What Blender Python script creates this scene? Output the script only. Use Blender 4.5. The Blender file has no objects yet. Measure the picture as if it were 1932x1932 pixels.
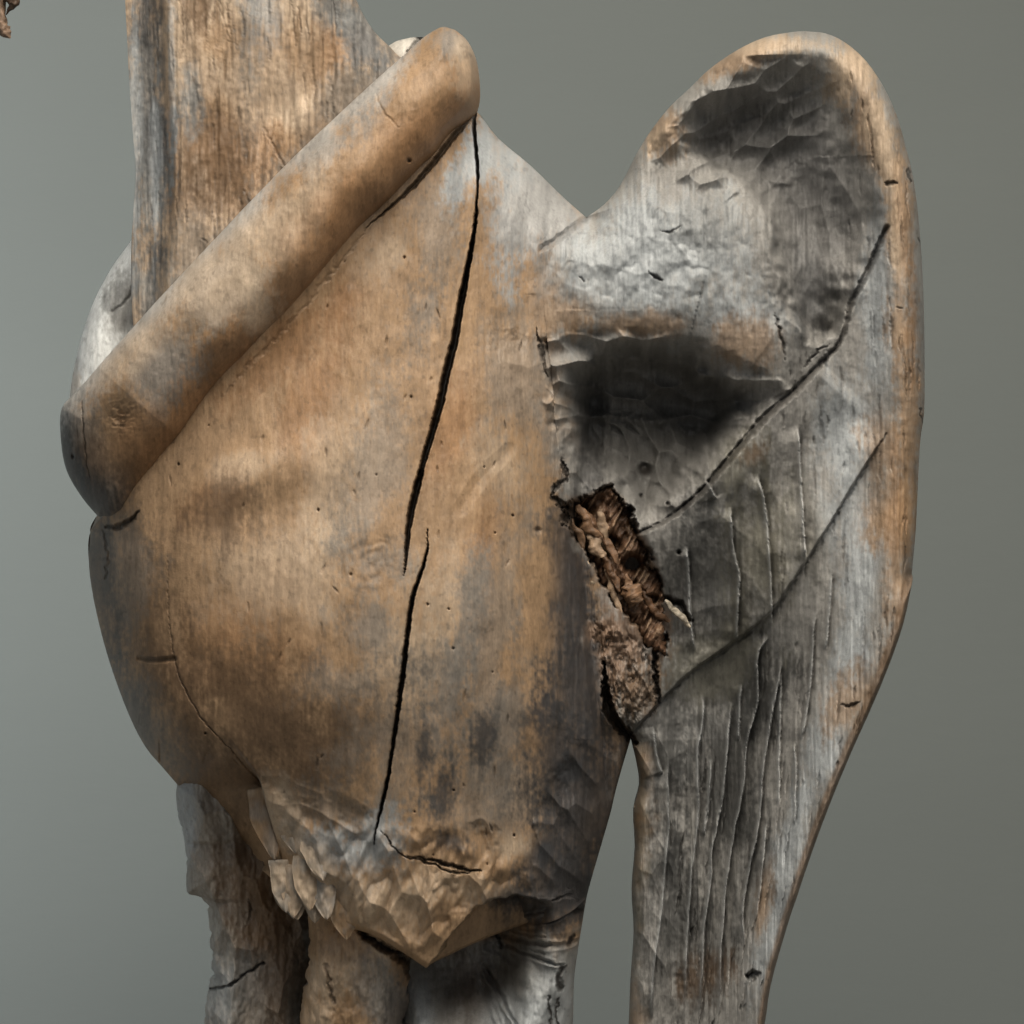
import bpy, math, random
import numpy as np
from mathutils import Vector

# ------------------------------------------------------------------ camera, light, exposure
S = 0.0004            # metres per modelling unit (u); the view is 1932 u across at the figure
C0 = 966.0            # centre of the view in u
Z0 = 0.60             # height of the view centre above the floor
CAMD = 3.2            # camera distance
sc = bpy.context.scene
cam_d = bpy.data.cameras.new('camera'); cam = bpy.data.objects.new('camera', cam_d)
sc.collection.objects.link(cam); sc.camera = cam
cam.location = (0, -CAMD, Z0); cam.rotation_euler = (math.radians(90), 0, 0)
cam_d.sensor_width = 36; cam_d.lens = 36 * CAMD / (1932 * S); cam_d.clip_end = 100; cam_d.clip_start = 0.05

w = bpy.data.worlds.new('World'); sc.world = w; w.use_nodes = True
bg = w.node_tree.nodes['Background']; bg.inputs[0].default_value = (0.62, 0.68, 0.70, 1); bg.inputs[1].default_value = 0.05

def area(name, loc, target, size, power, col, size_y=None):
    l = bpy.data.lights.new(name, 'AREA'); o = bpy.data.objects.new(name, l); sc.collection.objects.link(o)
    l.shape = 'RECTANGLE'; l.size = size; l.size_y = size_y or size; l.energy = power; l.color = col
    o.location = loc; d = Vector(target) - Vector(loc); o.rotation_euler = d.to_track_quat('-Z', 'Y').to_euler()
    return o
KEY = area('gallery_key_light', (0.25, -1.15, 2.35), (0, 0, 0.6), 1.7, 32, (1.0, 0.915, 0.79)); KEY.data.spread = math.radians(110)
WASH = area('wall_wash_light', (-1.75, 0.10, 0.8), (-0.85, 0.9, 0.62), 0.7, 9, (0.90, 0.96, 1.0), 1.2); WASH.data.spread = math.radians(84)  # added wash, aimed at the wall alone for its falloff to the right
area('front_left_fill_light', (-1.9, -1.5, 1.2), (0.1, 0, 0.55), 0.9, 4.5, (0.94, 0.98, 1.0), 1.3)  # fill added at front left to bring out the wing ridges
area('rear_fill_light', (0.9, -3.9, 1.0), (0.2, 0, 0.6), 1.6, 7, (0.96, 0.98, 1.0))  # unseen fill added behind the camera to open up the hollows
area('right_window_light', (1.9, -1.2, 1.9), (0.3, 0, 0.6), 0.8, 3, (0.92, 0.97, 1.0))

sc.view_settings.view_transform = 'Standard'; sc.view_settings.look = 'None'
sc.view_settings.gamma = 1; sc.view_settings.use_curve_mapping = False
sc.view_settings.exposure = 0.0

# ------------------------------------------------------------------ numeric helpers
rng = np.random.default_rng(7)
def A(p): return np.array(p, float)
def sstep(a, b, x):
    t = np.clip((x - a) / (b - a), 0, 1); return t * t * (3 - 2 * t)
def _h(i, j, s):
    n = (i.astype(np.int64) * 374761393 + j.astype(np.int64) * 668265263 + s * 1274126177) & 0xffffffff
    n = ((n ^ (n >> 13)) * 1274126177) & 0xffffffff
    n = (n ^ (n >> 16)) & 0xffffffff
    return n.astype(np.float64) / 2147483648.0 - 1.0
def vn(x, y, s=0):
    i = np.floor(x); j = np.floor(y); u = x - i; v = y - j
    u = u * u * (3 - 2 * u); v = v * v * (3 - 2 * v)
    a = _h(i, j, s); b = _h(i + 1, j, s); c = _h(i, j + 1, s); d = _h(i + 1, j + 1, s)
    return (a * (1 - u) + b * u) * (1 - v) + (c * (1 - u) + d * u) * v
def fbm(x, y, sx, sy, oc=3, s=0, g=0.5):
    t = np.zeros_like(x); a = 1.0; n = 0
    px, py = x / sx, y / sy
    for k in range(oc):
        t += a * vn(px + 17.3 * k, py - 9.1 * k, s + 31 * k); n += a; a *= g; px = px * 2.03; py = py * 2.03
    return t / n * 1.5
def spline(P, n=10):
    P = A(P); Q = np.vstack([2 * P[0] - P[1], P, 2 * P[-1] - P[-2]]); out = []
    for i in range(1, len(Q) - 2):
        p0, p1, p2, p3 = Q[i - 1:i + 3]
        for t in np.linspace(0, 1, n, endpoint=False):
            out.append(0.5 * (2 * p1 + (p2 - p0) * t + (2 * p0 - 5 * p1 + 4 * p2 - p3) * t * t + (3 * p1 - p0 - 3 * p2 + p3) * t ** 3))
    out.append(Q[-2]); return np.array(out)
def pdist(x, y, P, maxd=None):
    """distance to an open polyline, and the parameter (0..1 by vertices) of the nearest point"""
    P = A(P)[:, :2]; best = np.full(x.shape, 1e18); par = np.zeros(x.shape); n = len(P) - 1
    for i in range(n):
        ax, ay = P[i]; bx, by = P[i + 1]; dx, dy = bx - ax, by - ay; L = dx * dx + dy * dy + 1e-9
        t = np.clip(((x - ax) * dx + (y - ay) * dy) / L, 0, 1)
        d = (x - ax - t * dx) ** 2 + (y - ay - t * dy) ** 2
        m = d < best; best = np.where(m, d, best); par = np.where(m, (i + t) / n, par)
    return np.sqrt(best), par
def side(x, y, P):
    """signed distance to a polyline running along the boundary (sign from nearest segment)"""
    P = A(P)[:, :2]; best = np.full(x.shape, 1e18); sg = np.ones(x.shape)
    for i in range(len(P) - 1):
        ax, ay = P[i]; bx, by = P[i + 1]; dx, dy = bx - ax, by - ay; L = dx * dx + dy * dy + 1e-9
        t = np.clip(((x - ax) * dx + (y - ay) * dy) / L, 0, 1)
        d = (x - ax - t * dx) ** 2 + (y - ay - t * dy) ** 2
        c = np.sign(dx * (y - ay) - dy * (x - ax)); m = d < best
        best = np.where(m, d, best); sg = np.where(m, c, sg)
    return np.sqrt(best) * sg
def pin(x, y, P):
    P = A(P); r = np.zeros(x.shape, bool); n = len(P)
    for i in range(n):
        ax, ay = P[i]; bx, by = P[(i + 1) % n]
        if ay == by: continue
        c = ((ay > y) != (by > y)) & (x < (bx - ax) * (y - ay) / (by - ay) + ax); r ^= c
    return r
def sdpoly(x, y, P):
    """positive inside"""
    P = A(P); Q = np.vstack([P, P[:1]]); d, _ = pdist(x, y, Q)
    return np.where(pin(x, y, P), d, -d)
def E(d, R):
    t = np.clip(d / R, 0, 1); return np.sqrt(np.clip(1 - (1 - t) ** 2, 0, 1))
def blob(x, y, cx, cy, rx, ry, ang=0, wob=0.5, soft=0.6, seed=0, n=None):
    """soft ragged patch"""
    c, s = math.cos(math.radians(ang)), math.sin(math.radians(ang))
    dx, dy = x - cx, y - cy; u = (c * dx + s * dy) / rx; v = (-s * dx + c * dy) / ry
    r = np.sqrt(u * u + v * v)
    if n is not None: r = r + wob * n
    return 1 - sstep(1 - soft, 1 + soft * 0.6, r)
class Field:
    """relief carved into a sheet: grooves, gouges, cracks; x, y in u"""
    def __init__(s, x, y):
        s.x, s.y = x, y; s.D = np.zeros_like(x); s.dirt = np.zeros_like(x); s.wear = np.zeros_like(x)
    def near(s, P, pad):
        P = A(P); return np.nonzero((s.x > P[:, 0].min() - pad) & (s.x < P[:, 0].max() + pad) & (s.y > P[:, 1].min() - pad) & (s.y < P[:, 1].max() + pad))
    def groove(s, P, w, depth, lip=0.0, dirt=0.0, sm=6, jag=0.0, sharp=1.0, seed=1, ridge=0.0):
        """P: points (x, y[, width factor]); w half width; depth; lip raises the edges"""
        P = A([tuple(p) if len(p) == 3 else (p[0], p[1], 1.0) for p in P])
        Q = spline(P, sm) if sm > 1 else P
        I = s.near(Q, w * 3.5 + 8); x, y = s.x[I], s.y[I]
        if x.size == 0: return
        if jag:
            x = x + jag * fbm(x, y, 9, 9, 3, seed); y = y + jag * 0.7 * fbm(x, y, 9, 9, 2, seed + 5)
        d, t = pdist(x, y, Q)
        ww = w * np.maximum(np.interp(t, np.linspace(0, 1, len(Q)), Q[:, 2]), 0.02)
        k = d / ww
        prof = np.clip(1 - k ** (2 * sharp), 0, 1) if sharp > 1 else np.clip(1 - k, 0, 1) ** 0.8
        dep = depth * np.minimum(1, ww / w + 0.15)
        s.D[I] -= dep * prof
        if ridge:
            q = side(x, y, Q) / ww; s.D[I] += ridge * np.exp(-((q - 1.5) / 0.9) ** 2) * np.minimum(1, ww / w + .1)
        if lip: s.D[I] += lip * np.exp(-((k - 1.35) / 0.45) ** 2)
        if dirt: s.dirt[I] = np.maximum(s.dirt[I], dirt * np.clip(1.25 - k, 0, 1) ** 0.5)
    def lap(s, P, h, fall, w=2.4, jag=1.3, seed=1):
        """a lapped edge: the left hand side rises to the line and drops off beyond it"""
        Q = spline(P, 6); I = s.near(Q, fall * 3.5); x, y = s.x[I], s.y[I]
        if x.size == 0: return
        x = x + jag * fbm(x, y, 12, 30, 3, seed)
        q = side(x, y, Q); d, t = pdist(x, y, Q); ends = sstep(0, .12, t) * sstep(1, .88, t)
        s.D[I] += h * ends * (np.where(q > 0, np.exp(-q / fall), 0) * sstep(-w, w, q) - .35 * np.where(q <= w, np.exp(-np.abs(q) / (fall * .6)), 0))
        s.wear[I] = np.maximum(s.wear[I], ends * np.exp(-((q - 3) / 3.2) ** 2))
        s.dirt[I] = np.maximum(s.dirt[I], .35 * ends * np.exp(-((q + 2.5) / 2.5) ** 2))
    def step(s, P, h, fall, w=3):
        """a ledge: the right hand side (looking along P, y down) is raised by h, fading over fall"""
        Q = spline(P, 6); I = s.near(Q, fall); x, y = s.x[I], s.y[I]
        d = side(x, y, Q); _, t = pdist(x, y, Q); ends = sstep(0, 0.06, t) * sstep(1, 0.94, t)
        s.D[I] += h * sstep(-w, w, d) * (1 - sstep(w, fall, d)) * ends
    def gouges(s, poly, spacing, depth, ang=0, asp=2.0, jit=0.45, soft=20, seed=3, rows=None):
        r_ = np.random.default_rng(seed); I = s.near(poly, 5); x, y = s.x[I], s.y[I]
        if x.size == 0: return
        m = sstep(-soft, soft, sdpoly(x, y, poly) + 6 * fbm(x, y, 14, 14, 2, seed))
        c, q = math.cos(math.radians(ang)), math.sin(math.radians(ang))
        U = (c * x + q * y) / asp; V = -q * x + c * y
        P = A(poly); u0, u1, v0, v1 = U.min(), U.max(), V.min(), V.max()
        best = np.full(x.shape, 1e9); tone = np.zeros(x.shape)
        for vi, v in enumerate(np.arange(v0, v1 + spacing, spacing * 0.85)):
            for u in np.arange(u0, u1 + spacing, spacing):
                su = u + (vi % 2) * spacing / 2 + r_.uniform(-jit, jit) * spacing; sv = v + r_.uniform(-jit, jit) * spacing
                bx = c * su * asp - q * sv; by = q * su * asp + c * sv
                if not (P[:, 0].min() - 40 < bx < P[:, 0].max() + 40 and P[:, 1].min() - 40 < by < P[:, 1].max() + 40): continue
                k = r_.uniform(0.75, 1.25); off = r_.uniform(-0.3, 0.3)
                d = ((U - su) ** 2 + (V - sv) ** 2) / (spacing * 0.75) ** 2 * k + off
                best = np.minimum(best, d)
        s.D[I] += depth * m * (np.clip(best, -0.3, 1.4) - 0.6)

MATS = {}
def wood_material(name, rough=0.62, bump=0.35):
    m = bpy.data.materials.new(name); m.use_nodes = True; nt = m.node_tree; N = nt.nodes; L = nt.links
    b = N['Principled BSDF']
    at = N.new('ShaderNodeAttribute'); at.attribute_name = 'albedo'
    tc = N.new('ShaderNodeTexCoord')
    mp = N.new('ShaderNodeMapping'); mp.inputs['Scale'].default_value = (1, 1, 0.3)
    L.new(tc.outputs['Object'], mp.inputs[0])
    fib = N.new('ShaderNodeTexNoise'); fib.inputs['Scale'].default_value = 620; fib.inputs['Detail'].default_value = 6; fib.inputs['Roughness'].default_value = 0.65
    L.new(mp.outputs[0], fib.inputs['Vector'])
    pore = N.new('ShaderNodeTexNoise'); pore.inputs['Scale'].default_value = 900; pore.inputs['Detail'].default_value = 3
    L.new(tc.outputs['Object'], pore.inputs['Vector'])
    mr = N.new('ShaderNodeMapRange'); mr.inputs[1].default_value = 0.3; mr.inputs[2].default_value = 0.72; mr.inputs[3].default_value = 0.84; mr.inputs[4].default_value = 1.14
    L.new(fib.outputs[0], mr.inputs[0])
    mu = N.new('ShaderNodeMix'); mu.data_type = 'RGBA'; mu.blend_type = 'MULTIPLY'; mu.inputs[0].default_value = 1
    L.new(at.outputs['Color'], mu.inputs[6]); L.new(mr.outputs[0], mu.inputs[7])
    L.new(mu.outputs[2], b.inputs['Base Color'])
    ad = N.new('ShaderNodeMath'); ad.operation = 'ADD'; L.new(fib.outputs[0], ad.inputs[0]); L.new(pore.outputs[0], ad.inputs[1])
    bp = N.new('ShaderNodeBump'); bp.inputs['Strength'].default_value = bump; bp.inputs['Distance'].default_value = 0.0006
    L.new(ad.outputs[0], bp.inputs['Height']); L.new(bp.outputs[0], b.inputs['Normal'])
    rr = N.new('ShaderNodeMapRange'); rr.inputs[3].default_value = rough - 0.12; rr.inputs[4].default_value = rough + 0.14
    L.new(pore.outputs[0], rr.inputs[0]); L.new(rr.outputs[0], b.inputs['Roughness'])
    b.inputs['Specular IOR Level'].default_value = 0.3
    MATS[name] = m; return m
WOOD = wood_material('weathered_carved_wood', .5, .28)

def world(x, y, D, k=1.0):
    return np.stack([(x - C0) * S * k, -D * S, (C0 - y) * S * k + Z0], -1)
def proj(x, y, D):
    """where a point of the sheet shows in the view: used only to place marks on it"""
    m = 1 / (1 - D * S / CAMD); return C0 + (x - C0) * m, C0 + (y - C0) * m

def add_mesh(name, V, F, col=None, parent=None, mat=None, smooth=True):
    me = bpy.data.meshes.new(name)
    V = np.ascontiguousarray(V, np.float32); F = np.ascontiguousarray(F, np.int32)
    me.vertices.add(len(V)); me.vertices.foreach_set('co', V.ravel())
    me.loops.add(F.size); me.loops.foreach_set('vertex_index', F.ravel())
    me.polygons.add(len(F)); me.polygons.foreach_set('loop_start', np.arange(0, F.size, F.shape[1], dtype=np.int32))
    if smooth: me.polygons.foreach_set('use_smooth', np.ones(len(F), bool))
    me.update(calc_edges=True); me.validate()
    if col is not None:
        a = me.attributes.new('albedo', 'FLOAT_COLOR', 'POINT')
        c = np.ones((len(V), 4), np.float32); c[:, :3] = col; a.data.foreach_set('color', c.ravel())
    me.materials.append(mat or WOOD)
    o = bpy.data.objects.new(name, me); sc.collection.objects.link(o)
    if parent is not None: o.parent = parent
    return o

def sheet(name, rows, Lf, Rf, front, back, colour, ncol, nback=36, frame=None, parent=None, mat=None, kscale=1.0, cosmix=0.55):
    """a closed carved body: rows across it from Lf to Rf, a front relief and a coarser back.
    frame = (ox, oy, angle): rows run across the direction 'angle' instead of horizontally"""
    rows = np.asarray(rows, float); L = Lf(rows); R = Rf(rows)
    t = np.linspace(0, 1, ncol + 1); t = (1 - cosmix) * t + cosmix * (1 - np.cos(np.pi * t)) / 2
    tb = np.linspace(0, 1, nback + 1); tb = (1 - np.cos(np.pi * tb)) / 2
    def grid(tt):
        a = L[:, None] + (R - L)[:, None] * tt[None, :]; b = np.repeat(rows[:, None], len(tt), 1)
        if frame is None: return a, b
        ox, oy, an = frame; c, s = math.cos(an), math.sin(an)      # b along (c,s), a across (-s,c)
        return ox + b * c - a * s, oy + b * s + a * c
    x, y = grid(t); D, col = front(x, y)
    xb, yb = grid(tb); Db = back(xb, yb)
    Db[:, 0] = D[:, 0]; Db[:, -1] = D[:, -1]
    n, m = x.shape
    V = world(x, y, D, kscale).reshape(-1, 3)
    Vb = world(xb[:, 1:-1], yb[:, 1:-1], Db[:, 1:-1], kscale).reshape(-1, 3)
    idx = np.arange(n * m).reshape(n, m)
    ib = np.hstack([idx[:, :1], (n * m + np.arange(n * (nback - 1))).reshape(n, nback - 1), idx[:, -1:]])
    q = lambda I: np.stack([I[:-1, :-1], I[1:, :-1], I[1:, 1:], I[:-1, 1:]], -1).reshape(-1, 4)
    Ff = q(idx); Fb = q(ib)[:, ::-1]
    if frame is not None: Ff = Ff[:, ::-1]; Fb = Fb[:, ::-1]
    col2 = np.vstack([col.reshape(-1, 3), np.full((len(Vb), 3), 0.2)])
    return add_mesh(name, np.vstack([V, Vb]), np.vstack([Ff, Fb]), col2, parent, mat)

def rowsp(a, b, st, tail=None, tst=20):
    r = np.arange(a, b, st); r = np.append(r, b)
    if tail: r = np.append(r, np.arange(b + tst, tail + 1, tst))
    return r
def edge(P, n=8):
    Q = spline(P, n); o = np.argsort(Q[:, 1], kind='stable'); Q = Q[o]
    return lambda y: np.interp(y, Q[:, 1], Q[:, 0])
def mixc(col, c, m):
    m = np.clip(m, 0, 1)[..., None]; return col * (1 - m) + A(c) * m
def base(x, c): return np.ones(x.shape + (3,)) * A(c)

def tag(o, label, cat, group=None, kind=None):
    o['label'] = label; o['category'] = cat
    if group: o['group'] = group
    if kind: o['kind'] = kind
    return o

# albedos of the wood in its different states; some patches paint light and shade
TAN = (0.32, 0.211, 0.124); ORANGE = (0.29, 0.162, 0.08); PALE = (0.47, 0.365, 0.265); BROWN = (0.145, 0.092, 0.054)
GREY = (0.25, 0.242, 0.228); LGREY = (0.355, 0.378, 0.392); BLUE = (0.175, 0.18, 0.178); CHAR = (0.05, 0.05, 0.053); DIRT = (0.018, 0.014, 0.011)

# ------------------------------------------------------------------ the setting: wall and floor
def plain_material(name, col, rough=0.9, var=0.06):
    m = bpy.data.materials.new(name); m.use_nodes = True; N = m.node_tree.nodes; L = m.node_tree.links; b = N['Principled BSDF']
    n1 = N.new('ShaderNodeTexNoise'); n1.inputs['Scale'].default_value = 5; n1.inputs['Detail'].default_value = 8
    mr = N.new('ShaderNodeMapRange'); mr.inputs[1].default_value = 0.3; mr.inputs[2].default_value = 0.7; mr.inputs[3].default_value = 1 - var; mr.inputs[4].default_value = 1 + var
    L.new(n1.outputs[0], mr.inputs[0])
    mu = N.new('ShaderNodeMix'); mu.data_type = 'RGBA'; mu.blend_type = 'MULTIPLY'; mu.inputs[0].default_value = 1
    mu.inputs[6].default_value = (*col, 1); L.new(mr.outputs[0], mu.inputs[7]); L.new(mu.outputs[2], b.inputs['Base Color'])
    n2 = N.new('ShaderNodeTexNoise'); n2.inputs['Scale'].default_value = 260; n2.inputs['Detail'].default_value = 3
    bp = N.new('ShaderNodeBump'); bp.inputs['Strength'].default_value = 0.12; bp.inputs['Distance'].default_value = 0.002
    L.new(n2.outputs[0], bp.inputs['Height']); L.new(bp.outputs[0], b.inputs['Normal'])
    b.inputs['Roughness'].default_value = rough; b.inputs['Specular IOR Level'].default_value = 0.2
    return m
WALLY = 0.9
wall = add_mesh('wall', A([(-4, WALLY, 0), (4, WALLY, 0), (4, WALLY, 3.2), (-4, WALLY, 3.2)]), A([[0, 1, 2, 3]]), mat=plain_material('grey_wall_paint', (0.178, 0.194, 0.186)), smooth=False)
tag(wall, 'plain matt grey green wall behind the carving', 'wall', kind='structure')
floor = add_mesh('floor', A([(-4, -4, 0), (4, -4, 0), (4, WALLY, 0), (-4, WALLY, 0)]), A([[0, 1, 2, 3]]), mat=plain_material('grey_floor', (0.22, 0.22, 0.21)), smooth=False)
tag(floor, 'plain grey floor below the carving', 'floor', kind='structure')

# ------------------------------------------------------------------ the carved figure
FIG = bpy.data.objects.new('carved_wooden_figure', None); sc.collection.objects.link(FIG); FIG.location = (0, 0, 0)
tag(FIG, 'weathered carved wooden winged figure with round belly, rolled collar and long cracks', 'wood carving')
FLOORY = C0 + Z0 / S      # u row of the floor

SEAM = [(1106, 411), (1062, 445), (1032, 500), (1024, 560), (1030, 640), (1040, 720), (1045, 800), (1055, 880), (1066, 950), (1086, 1010), (1110, 1080), (1126, 1150), (1135, 1250), (1140, 1330), (1163, 1370), (1190, 1394)]
SHOULDER = [(868, 190), (903, 215), (940, 262), (1000, 312), (1060, 370), (1106, 411)]
BODY_L = [(868, 190), (760, 232), (600, 335), (480, 440), (380, 565), (290, 725), (230, 860), (190, 960), (171, 1004), (168, 1060), (175, 1120), (193, 1200), (215, 1272), (245, 1350), (275, 1408), (310, 1450), (345, 1492), (385, 1545), (426, 1583), (458, 1604), (486, 1626), (512, 1650), (537, 1674), (564, 1700), (640, 1736), (700, 1750), (760, 1784), (806, 1816)]
BODY_RB = [(1190, 1394), (1176, 1440), (1162, 1490), (1150, 1540), (1121, 1640), (1107, 1690)]
BODY_B = [(1107, 1690), (1082, 1706), (1040, 1724), (990, 1741), (940, 1757), (892, 1776), (850, 1796), (806, 1816)]
WING_TL = [(1106, 411), (1140, 386), (1170, 350), (1200, 292), (1226, 250), (1262, 204), (1300, 168), (1340, 130), (1390, 96), (1440, 73), (1490, 63), (1520, 61)]
WING_R1 = [(1520, 61), (1555, 65), (1592, 82), (1632, 117), (1666, 167), (1691, 222), (1708, 282), (1721, 335), (1731, 410), (1738, 500), (1742, 600), (1743, 700), (1742, 780), (1735, 830), (1731, 900), (1726, 1000), (1718, 1082)]
WING_R2 = [(1718, 1082), (1695, 1182), (1650, 1302), (1602, 1410), (1560, 1512), (1520, 1622), (1482, 1740), (1452, 1850), (1438, 1940), (1400, 2130), (1380, FLOORY)]
WING_LB = [(1190, 1394), (1201, 1440), (1206, 1482), (1195, 1530), (1198, 1600), (1192, 1680), (1196, 1760), (1190, 1850), (1187, 1932), (1180, 2100), (1180, FLOORY)]

OUT = [(BODY_L[:9], 60), (BODY_L[8:20], 130), (BODY_L[19:], 26), (SHOULDER, 120), (WING_TL, 48), (WING_R1, 62), (WING_R2, 20), (WING_LB, 34), (BODY_RB, 80), (BODY_B[:4], 3), (BODY_B[3:], 12)]
OUT = [(spline(p, 3), r) for p, r in OUT]

def torso_edge(x, y):
    e = np.ones_like(x)
    for P, R in OUT:
        lo = P.min(0) - R; hi = P.max(0) + R
        I = np.nonzero((x > lo[0]) & (x < hi[0]) & (y > lo[1]) & (y < hi[1]))
        if len(I[0]) == 0: continue
        d, _ = pdist(x[I], y[I], P); e[I] = np.minimum(e[I], E(d, R))
    return e
TB = A([(150, 740, 320, 190), (300, 700, 400, 230), (400, 680, 450, 255), (600, 650, 500, 290), (800, 640, 515, 338), (1000, 645, 505, 384), (1150, 665, 497, 408), (1300, 685, 492, 394), (1400, 700, 490, 362), (1500, 745, 450, 312), (1600, 800, 400, 285), (1700, 830, 340, 262), (1830, 815, 310, 240)])
_tb = spline(TB, 24)
_ty = np.linspace(150, 1830, 841); _k = np.hanning(61); _k /= _k.sum()
TBS = np.stack([_ty] + [np.convolve(np.pad(np.interp(_ty, _tb[:, 0], _tb[:, j]), 30, mode='edge'), _k, 'valid') for j in (1, 2, 3)], 1)
def bodyD(x, y):
    c = np.interp(y, TBS[:, 0], TBS[:, 1]); w_ = np.interp(y, TBS[:, 0], TBS[:, 2]); T = np.interp(y, TBS[:, 0], TBS[:, 3])
    w_ = w_ * np.where(x > c, 1 - .075 * sstep(650, 950, y), 1)
    u = np.clip((x - c) / w_, -0.985, 0.985); return T * np.sqrt(1 - np.abs(u) ** 2.05) - 1200 * np.clip((x - c) / w_ - .93, 0, .3)
H2_TOP = spline([(1040, 800), (1048, 740), (1068, 696), (1104, 656), (1146, 630), (1196, 618), (1262, 624), (1330, 644), (1385, 682), (1440, 718), (1500, 737)], 5)
G1 = [(1673, 428), (1640, 505), (1604, 580), (1588, 640), (1552, 682), (1500, 737), (1440, 790), (1380, 860), (1320, 930), (1258, 980), (1195, 1012)]
G2 = [(1672, 818), (1620, 900), (1572, 980), (1540, 1030), (1500, 1092), (1450, 1160), (1370, 1222), (1300, 1272), (1240, 1332), (1190, 1387)]
H2 = [(1048, 740), (1068, 696), (1104, 656), (1146, 630), (1196, 618), (1262, 624), (1330, 644), (1385, 682), (1440, 718), (1500, 737), (1440, 790), (1380, 860), (1320, 930), (1250, 985), (1195, 1012), (1150, 935), (1085, 905), (1052, 840), (1044, 790)]
H1 = [(1262, 236), (1310, 178), (1370, 140), (1440, 120), (1520, 124), (1580, 180), (1618, 268), (1645, 350), (1672, 428), (1640, 505), (1604, 580), (1580, 650), (1515, 655), (1462, 590), (1444, 500), (1438, 420), (1400, 365), (1330, 318), (1270, 292), (1240, 268)]
H2_BOT = spline([(1036, 810), (1054, 860), (1085, 905), (1150, 940), (1195, 1014), (1258, 984), (1320, 940)], 5)
H1_TOP = spline([(1236, 268), (1262, 230), (1310, 178), (1370, 140), (1440, 120), (1520, 124), (1580, 180), (1618, 268), (1645, 350), (1672, 428), (1640, 505), (1604, 580), (1590, 650)], 5)
H1_BOT = spline([(1240, 272), (1270, 296), (1330, 330), (1400, 375), (1432, 430), (1438, 500), (1458, 590), (1510, 655), (1575, 655)], 5)
RIM = spline(WING_TL[5:] + WING_R1[1:] + WING_R2[1:6], 3)
def wingD(x, y):
    d = 95 + 0 * x
    d = d + 0.10 * (x - 1300) * sstep(900, 1300, y) * sstep(1250, 1500, x)
    # lower blade: dished, turning up towards the right rim
    xr = np.interp(y, A(WING_R1[1:] + WING_R2[1:])[:, 1], A(WING_R1[1:] + WING_R2[1:])[:, 0])
    xl = np.interp(y, A(SEAM + WING_LB[1:])[:, 1], A(SEAM + WING_LB[1:])[:, 0])
    t = np.clip((x - xl) / (xr - xl), 0, 1)
    dish = -115 * np.sin(np.pi * np.clip(t * 1.02, 0, 1)) ** 1.3 * (t < 1)
    d = d + dish * sstep(980, 1350, y) * (1 - 0.35 * sstep(1500, 1900, y)) + 55 * sstep(0.45, 0.95, t) * sstep(850, 1250, y)
    # shoulder bridge between body and wing
    b, tb = pdist(x, y, [(1000, 530), (1150, 520), (1330, 500), (1480, 600), (1560, 660)])
    d = d + np.interp(tb, [0, 0.4, 0.75, 1], [95, 80, 55, 10]) * np.exp(-(b / 150) ** 4)
    # raised rim
    r, _ = pdist(x, y, RIM)
    d = d + 46 * (1 - sstep(45, 120, r)) * (1 - 0.6 * sstep(900, 1300, y))
    return d
def torso_base(x, y):
    a = bodyD(x, y); b = np.full_like(x, -200.0)
    I = np.nonzero(x > 880); b[I] = wingD(x[I], y[I]) - 400 * sstep(1010, 880, x[I])
    # wing only counts right of the gap, body only left of it
    k = 34.0; h = np.clip(0.5 + 0.5 * (a - b) / k, 0, 1)
    m = b * (1 - h) + a * h + k * h * (1 - h)
    low = sstep(1330, 1400, y)
    sep = np.interp(y, [1300, 1394, 1480, 1700], [1140, 1190, 1185, 1150])
    m = m * (1 - low) + low * np.where(x < sep, np.maximum(a, 60), b)
    # carved hollows
    I = np.nonzero((x > 980) & (x < 1720) & (y > 90) & (y < 1060))
    xx, yy = x[I], y[I]
    wx = xx + 7 * fbm(xx, yy, 30, 30, 2, 4); wy = yy + 7 * fbm(xx, yy, 30, 30, 2, 9)
    s2 = sdpoly(wx, wy, H2); top, u2 = pdist(wx, wy, H2_TOP); bot, _ = pdist(wx, wy, H2_BOT); g1, _ = pdist(wx, wy, G1[4:])
    t = top / (top + bot + 1e-6)
    dep2 = (165 + 45 * sstep(1130, 1360, wx)) * np.where(t < .42, np.sin(np.pi / 2 * t / .42) ** 1.1, np.cos(np.pi / 2 * (t - .42) / .58)) * sstep(0, 75, s2) * (.25 + .75 * sstep(0, 60, g1))
    s1 = sdpoly(wx, wy, H1); top, u1 = pdist(wx, wy, H1_TOP); bot, _ = pdist(wx, wy, H1_BOT)
    t = top / (top + bot + 1e-6)
    dep1 = 104 * np.where(t < .62, np.sin(np.pi / 2 * t / .62) ** 1.4, np.cos(np.pi / 2 * (t - .62) / .38)) * sstep(0, 24, s1) * (.15 + .85 * sstep(10, 110, np.hypot(wx - 1238, wy - 272)))
    m[I] = m[I] - dep2 - dep1
    return m

BAND_LO_MID = [(244, 942), (294, 874), (344, 808), (402, 729), (464, 666), (542, 586), (622, 489), (672, 424), (712, 382)]
CRACKA = [(896, 214, .45), (895, 240, .5), (899, 290, .45), (901, 330, .4), (900, 370, .3), (894, 440, .5), (880, 515, .8), (868, 580, .95), (858, 640, 1), (843, 700, 1.05), (828, 770, 1), (806, 845, .8), (795, 885, .75), (786, 920, .9), (777, 960, .85), (770, 1000, .7), (767, 1040, .5), (762, 1086, .1)]
CRACKB = [(806, 998, .1), (806, 1035, .25), (797, 1072, .45), (778, 1130, .6), (768, 1200, .65), (760, 1270, .7), (752, 1330, .65), (742, 1400, .5), (733, 1460, .5), (722, 1515, .45), (712, 1555, .3), (706, 1592, .1)]
FRINGE = [(488, 1462), (500, 1520), (516, 1572), (530, 1620)]

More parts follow.
